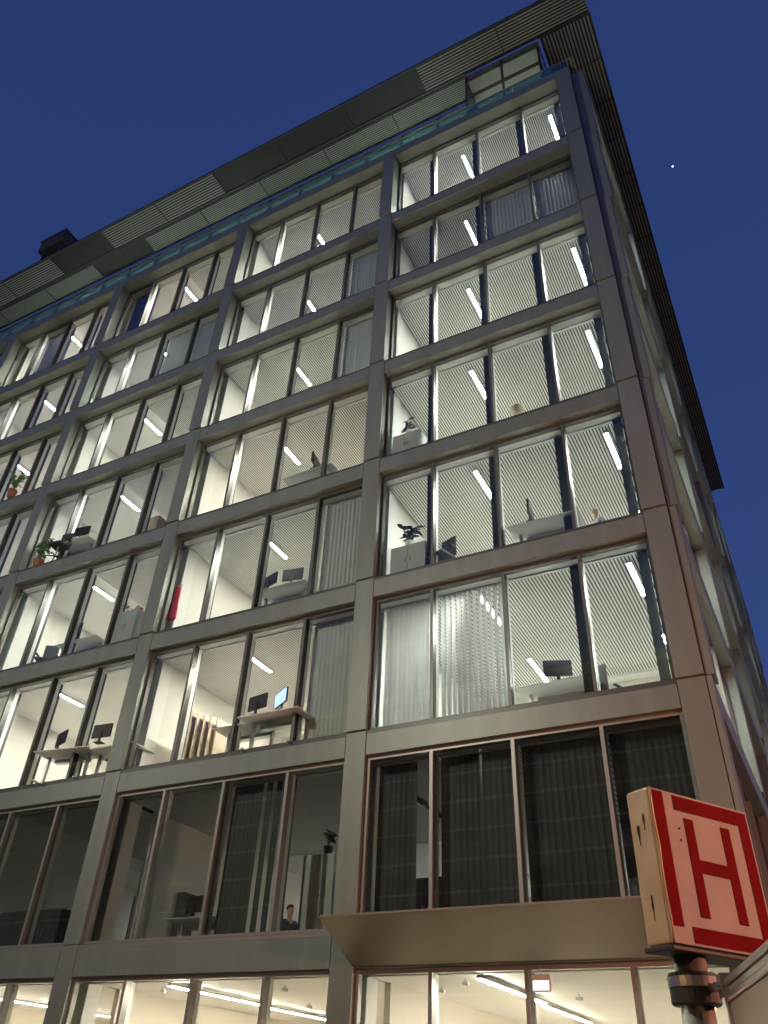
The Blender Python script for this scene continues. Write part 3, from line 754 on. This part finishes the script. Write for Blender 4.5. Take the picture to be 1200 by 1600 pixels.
q = at(452, 1438, 'Z', fl(1) + 1.0)
person(q.x, q.y, fl(1) + 0.0, R(70), 'person in dark jacket with dark hair sitting in the dark storey', 'shirt_navy', 'hair_dark')

# --- street level fittings
q = at(846, 1535, 'Z', head(0) - 0.25)
t = thing('exit_sign', 'white box emergency sign hanging from the street level ceiling', 'sign', (q.x, q.y, q.z))
link('housing', MB().box(-0.14, 0.14, -0.03, 0.03, -0.12, 0.10).mesh('housing', 'white_paint', 0.004), t)
link('face', MB().box(-0.125, 0.125, -0.034, -0.0305, -0.105, 0.02).mesh('face', 'exit'), t)
link('rod', MB().tube([(0, 0, 0.1), (0, 0, 0.24)], 0.008, 6).mesh('rod', 'steel_grey'), t)
for i, (px, py) in enumerate(((445, 1546), (483, 1573), (255, 1548), (727, 1536), (905, 1560), (690, 1548))):
    q = at(px, py, 'Z', head(0) - 0.1)
    t = thing('ceiling_sensor', 'small grey spot fitting under the street level ceiling', 'ceiling fitting', (q.x, q.y, head(0) - 0.036), 0, 'spot fittings under the street level ceiling')
    link('stem', MB().tube([(0, 0, 0), (0, 0, -0.06)], 0.012, 8).mesh('stem', 'steel_grey'), t)
    link('head', MB().tube([(0.06, 0, -0.075), (-0.06, 0, -0.065)], [0.03, 0.024], 10).mesh('head', 'steel_grey'), t)
# inner door frame in the corner bay
t = thing('glass_door', 'framed inner door beside the pier at street level, corner bay', 'door', (-5.9, 2.2, fl(0)))
link('frame', MB().box(-0.05, 0.03, 0, 0.1, 0, 2.75).box(1.07, 1.15, 0, 0.1, 0, 2.75).box(0.03, 1.07, 0, 0.1, 2.67, 2.75).mesh('frame', 'steel_grey', 0.004), t)
link('leaf', MB().box(0.035, 1.065, 0.03, 0.07, 0.02, 2.665).mesh('leaf', 'wall_paint', 0.004), t)
link('handle', MB().tube([(0.95, 0.02, 1.05), (0.95, -0.03, 1.05), (0.82, -0.03, 1.05)], 0.01, 8).mesh('handle', 'steel_grey'), t)

# ------------------------------------------------------------------ entrance canopy
t = thing('entrance_canopy', 'brown wedge shaped metal canopy over the street level windows of the corner bay', 'canopy', (-3.3, 0, 3.03))
x0, x1 = -3.21, 3.25
mb = MB()
v = [(x0, -0.03, 0.01), (x1, -0.03, 0.01), (x1, -1.22, 0.55), (x0, -1.22, 0.55), (x0, -0.03, 0.56), (x1, -0.03, 0.56), (x1, -1.22, 0.585), (x0, -1.22, 0.585)]
mb.v = v; mb.f = [(0, 1, 2, 3), (7, 6, 5, 4), (3, 2, 6, 7), (0, 3, 7, 4), (1, 5, 6, 2), (0, 4, 5, 1)]; mb.mi = [0] * 6
link('shell', mb.mesh('shell', 'canopy_paint', 0.006), t)

# ------------------------------------------------------------------ bus stop sign
U = Vector((0.54, 0.84, 0)).normalized()             # along the face, from its near edge
A = Vector((CAM.x - 0.456, CAM.y + 2.62, 1.504))     # near lower corner of the face
ang = math.atan2(U.y, U.x)
SW, SH, ST = 0.45, 0.45, 0.10
t = thing('stop_sign_box', 'weathered white and red box sign with letter H on a steel post', 'sign', A, ang)
# local: x along the face, y into the box (away from the viewer), z up
def rounded_box(x0, x1, y0, y1, z0, z1, m_, nm, bev, seg=3):
    return MB().box(x0, x1, y0, y1, z0, z1).mesh(nm, m_, bev, seg)
link('case', rounded_box(0, SW, 0.0, ST, 0, SH, 'sign_side', 'case', 0.012), t)
link('face', rounded_box(0.004, SW - 0.004, -0.004, 0.006, 0.004, SH - 0.004, 'sign_white', 'face', 0.003, 2), t)
yF = -0.0055
def plate(nm, pts, m_='sign_red', th=0.0022):
    n = len(pts); mb = MB(); mb.v = [(a, yF, b_) for a, b_ in pts] + [(a, yF + th, b_) for a, b_ in pts]
    mb.f = [tuple(range(n)), tuple(range(2 * n - 1, n - 1, -1))] + [(i, i + n, (i + 1) % n + n, (i + 1) % n) for i in range(n)]
    mb.mi = [0] * len(mb.f)
    link(nm, mb.mesh(nm, m_), t)
def rect(a, b_, c, d): return [(a, c), (b_, c), (b_, d), (a, d)]
bw = 0.045
plate('border', rect(0.012, 0.012 + bw, 0.05, SH - 0.010))
plate('border', rect(SW - 0.012 - 0.045, SW - 0.012, 0.03, SH - 0.012))
plate('border', rect(0.10, SW - 0.0575, SH - 0.058, SH - 0.012))
plate('border', rect(0.09, SW - 0.0575, 0.012, 0.055))
plate('letter', [(0.135, 0.085), (0.176, 0.085), (0.176, 0.213), (0.30, 0.213), (0.30, 0.085), (0.341, 0.085), (0.341, 0.372), (0.30, 0.372), (0.30, 0.252), (0.176, 0.252), (0.176, 0.372), (0.135, 0.372)])
for i, (a, c, wd, ln) in enumerate(((0.035, 0.345, 0.010, 0.05), (0.062, 0.31, 0.012, 0.06), (0.05, 0.10, 0.008, 0.07))):
    rnd = random.Random(i); mb = MB(); n = 10
    prof = [(wd * (0.25 + 0.75 * math.exp(-((u / n - 0.3) / 0.25) ** 2)) * rnd.uniform(0.7, 1.2), c + ln * (0.5 - u / n)) for u in range(n + 1)]
    for u in range(n):
        (w0, z0_), (w1, z1_) = prof[u], prof[u + 1]
        mb.quad((-0.0012, a + w0 * 0.6, z0_), (-0.0012, a - w0 * 0.6, z0_), (-0.0012, a - w1 * 0.6, z1_), (-0.0012, a + w1 * 0.6, z1_))
    link('rust_streak', mb.mesh('rust_streak', 'rust'), t)
link('edge_trim', MB().tube([(0.004 + 0.003 * math.sin(u * 1.1), -0.004, 0.005 + u * 0.44 / 12) for u in range(13)], 0.0045, 8).mesh('edge_trim', 'sign_side', smooth=True), t)
for c in ((0.108, 0.335), (0.108, 0.30)):
    link('screw', MB().tube([(c[0], -0.0045, c[1]), (c[0], -0.0065, c[1])], 0.0035, 8).mesh('screw', 'rust'), t)
# lower cap
link('bottom_plate', MB().box(-0.006, SW + 0.006, -0.008, ST + 0.006, -0.014, -0.001).mesh('bottom_plate', 'rubber', 0.003), t)
pc = A + U * 0.115 + Vector((-U.y, U.x, 0)) * 0.05
t = thing('sign_post', 'galvanised round steel post under the letter sign', 'post', (pc.x, pc.y, GZ))
hp = A.z - 0.014 - GZ
link('tube', MB().tube([(0, 0, 0), (0, 0, hp)], 0.046, 28).mesh('tube', 'galv', smooth=True), t)
link('base_flange', MB().tube([(0, 0, 0), (0, 0, 0.02)], 0.1, 24).mesh('base_flange', 'galv'), t)
link('collar', MB().tube([(0, 0, hp - 0.125), (0, 0, hp - 0.12), (0, 0, hp - 0.05), (0, 0, hp - 0.045)], [0.064, 0.069, 0.069, 0.066], 28).mesh('collar', 'rubber', smooth=False), t)
link('strap', MB().tube([(0, 0, hp - 0.082), (0, 0, hp - 0.056)], 0.073, 28).mesh('strap', 'galv'), t)
# route board clamped to the post, running toward the viewer
d1 = ray(1136, 1532); d1 = d1 / math.hypot(d1.x, d1.y); d2 = ray(1200, 1476); d2 = d2 / math.hypot(d2.x, d2.y)
s1 = 2.70; p1 = CAM + d1 * s1; s2 = s1 * d1.z / d2.z; p2 = CAM + d2 * s2
bd = (p2 - p1); bd.z = 0; bd.normalize(); ab = math.atan2(bd.y, bd.x)
t = thing('route_board', 'beige notice board in an aluminium frame clamped to the sign post', 'board', p1, ab)
LB = 0.75
link('top_rail', MB().box(0.0, LB, -0.016, 0.016, -0.016, 0.0).box(0.0, LB, -0.008, 0.008, -0.036, -0.0165).box(0.0, LB, -0.014, 0.014, -0.052, -0.0365).mesh('top_rail', 'aluminium', 0.004), t)
link('panel', MB().box(0.02, LB - 0.02, -0.006, 0.006, -0.58, -0.053).mesh('panel', 'board'), t)
link('side_rail', MB().box(0.0, 0.019, -0.016, 0.016, -0.6, -0.031).mesh('side_rail', 'aluminium', 0.003), t)
link('side_rail', MB().box(LB - 0.019, LB, -0.016, 0.016, -0.6, -0.031).mesh('side_rail', 'aluminium', 0.003), t)
link('bottom_rail', MB().box(0.02, LB - 0.02, -0.016, 0.016, -0.61, -0.581).mesh('bottom_rail', 'aluminium', 0.003), t)
pl = Matrix.Rotation(-ab, 3, 'Z') @ (Vector((pc.x, pc.y, GZ + hp - 0.077)) - p1)
link('clamp', MB().tube([tuple(pl), (0.03, 0, -0.02)], 0.012, 8).box(-0.012, 0.05, -0.026, 0.026, -0.045, 0.012).tube([(0.02, -0.04, -0.015), (0.02, 0.04, -0.015)], 0.009, 8).mesh('clamp', 'galv'), t)

# ------------------------------------------------------------------ roof gondola, neighbours, planet
q = at(90, 386, 'Y', -0.55)
t = thing('roof_cradle', 'dark boxy maintenance cradle standing on the louvred roof edge', 'cradle', (q.x, -0.55, CZ + 0.1))
hz_ = q.z - (CZ + 0.1)
link('box', MB().box(-0.85, 0.85, -0.4, 0.4, hz_ - 0.42, hz_ + 0.42).mesh('box', 'charcoal', 0.05, 2), t)
link('rim', MB().box(-0.9, 0.9, -0.45, 0.45, hz_ + 0.34, hz_ + 0.47).mesh('rim', 'steel_dark', 0.02), t)
for s in (-1, 1):
    link('leg', MB().box(s * 0.6 - 0.05, s * 0.6 + 0.05, -0.2, 0.2, 0.0, hz_ - 0.40).mesh('leg', 'steel_dark'), t)

t = thing('neighbour_building', 'dark red brick house beyond the office block along the side street', 'building', (0, 52, GZ))
bx('wall', -14, 1.0, 0, 14, 0, 23.5, 'plaster_red', t)
link('roof', MB().box(-14.4, 1.3, -0.4, 14.4, 23.5, 24.0).mesh('roof', 'roof_tile', 0.05), t)
bx('chimney', -1.2, -0.2, 2, 3, 24.0, 26.2, 'plaster_red', t)
for i in range(6):
    for j in range(3):
        wn = bx('window', 0.995, 1.03, 1.2 + j * 4.2, 2.5 + j * 4.2, 1.5 + i * 3.6, 3.6 + i * 3.6, 'white_paint', t)
        bx('pane', 0.037, 0.040, 0.08, 1.22, 0.08, 2.02, 'dark_glass', wn)

t = thing('opposite_building', 'plain plastered apartment house across the street behind the viewer', 'building', (0, -32, GZ))
bx('wall', -130, 60, -10, 0, 0, 24, 'plaster', t)
bx('cornice', -130, 60.3, -10, 0.5, 24.0, 24.5, 'render_white', t)
for i in range(6):
    bx('string_course', -130, 60, 0.001, 0.12, 3.4 + i * 3.4, 3.55 + i * 3.4, 'render_white', t)
    bx('string_course', -130, 60, 0.001, 0.10, 5.1 + i * 3.4, 5.22 + i * 3.4, 'render_white', t)
    for j in range(22):
        wn = bx('window', -69 + j * 4.6, -67.4 + j * 4.6, 0.001, 0.06, 0.9 + i * 3.4, 2.9 + i * 3.4, 'plaster', t)
        bx('pane', 0.08, 1.52, 0.062, 0.066, 0.08, 1.92, 'dark_glass', wn)

# street lamps (out of view): what lights the front of the block and the sign
def street_lamp(x, y, h_, arm, label, m_, color, watt):
    t = thing('street_lamp', label, 'street lamp', (x, y, GZ), 0, 'street lamps along the street')
    link('pole', MB().tube([(0, 0, 0), (0, 0, 1.2), (0, 0, h_)], [0.09, 0.07, 0.05], 14).mesh('pole', 'steel_dark'), t)
    link('arm', MB().tube([(0, 0, h_ - 0.1), (arm[0] * 0.5, arm[1] * 0.5, h_ + 0.25), (arm[0], arm[1], h_ + 0.2)], 0.035, 8).mesh('arm', 'steel_dark'), t)
    link('lamp_head', MB().box(arm[0] - 0.16, arm[0] + 0.16, arm[1] - 0.35, arm[1] + 0.35, h_ + 0.14, h_ + 0.26).mesh('lamp_head', 'steel_dark', 0.03), t)
    link('diffuser', MB().box(arm[0] - 0.12, arm[0] + 0.12, arm[1] - 0.28, arm[1] + 0.28, h_ + 0.11, h_ + 0.138).mesh('diffuser', m_), t)
    ld = bpy.data.lights.new('lamp_light', 'POINT'); ld.color = color; ld.energy = watt; ld.shadow_soft_size = 0.18
    lo = bpy.data.objects.new('lamp_light', ld); col.objects.link(lo); lo.parent = t; lo.location = (arm[0], arm[1], h_ - 0.12)
street_lamp(7.8, -8.2, 5.2, (-1.2, 0), 'orange street lamp at the street corner', 'sodium', (1.0, 0.36, 0.18), 440)
street_lamp(15.0, 12.0, 6.0, (-1.5, 0), 'orange street lamp in the side street', 'sodium', (1.0, 0.72, 0.52), 380)
street_lamp(-3.5, -19.0, 5.0, (0, 1.2), 'low orange street lamp across the road', 'sodium', (1.0, 0.42, 0.15), 60)
street_lamp(-11.0, -17.5, 14.67, (0, 1.5), 'tall warm white street lamp beside the road', 'streetwhite', (1.0, 0.95, 0.76), 640)
street_lamp(-28.0, -17.5, 14.67, (0, 1.5), 'tall warm white street lamp further along the road', 'streetwhite', (1.0, 0.95, 0.76), 250)

d = ray(1051, 260).normalized()
bmp = bmesh.new(); bmesh.ops.create_icosphere(bmp, subdivisions=2, radius=2.4)
mp = bpy.data.meshes.new('evening_star'); bmp.to_mesh(mp); bmp.free(); mp.materials.append(M['planet'])
o = link('evening_star', mp, None, CAM + d * 3000)
tag(o, 'single bright star in the dusk sky beside the roof edge', 'star')
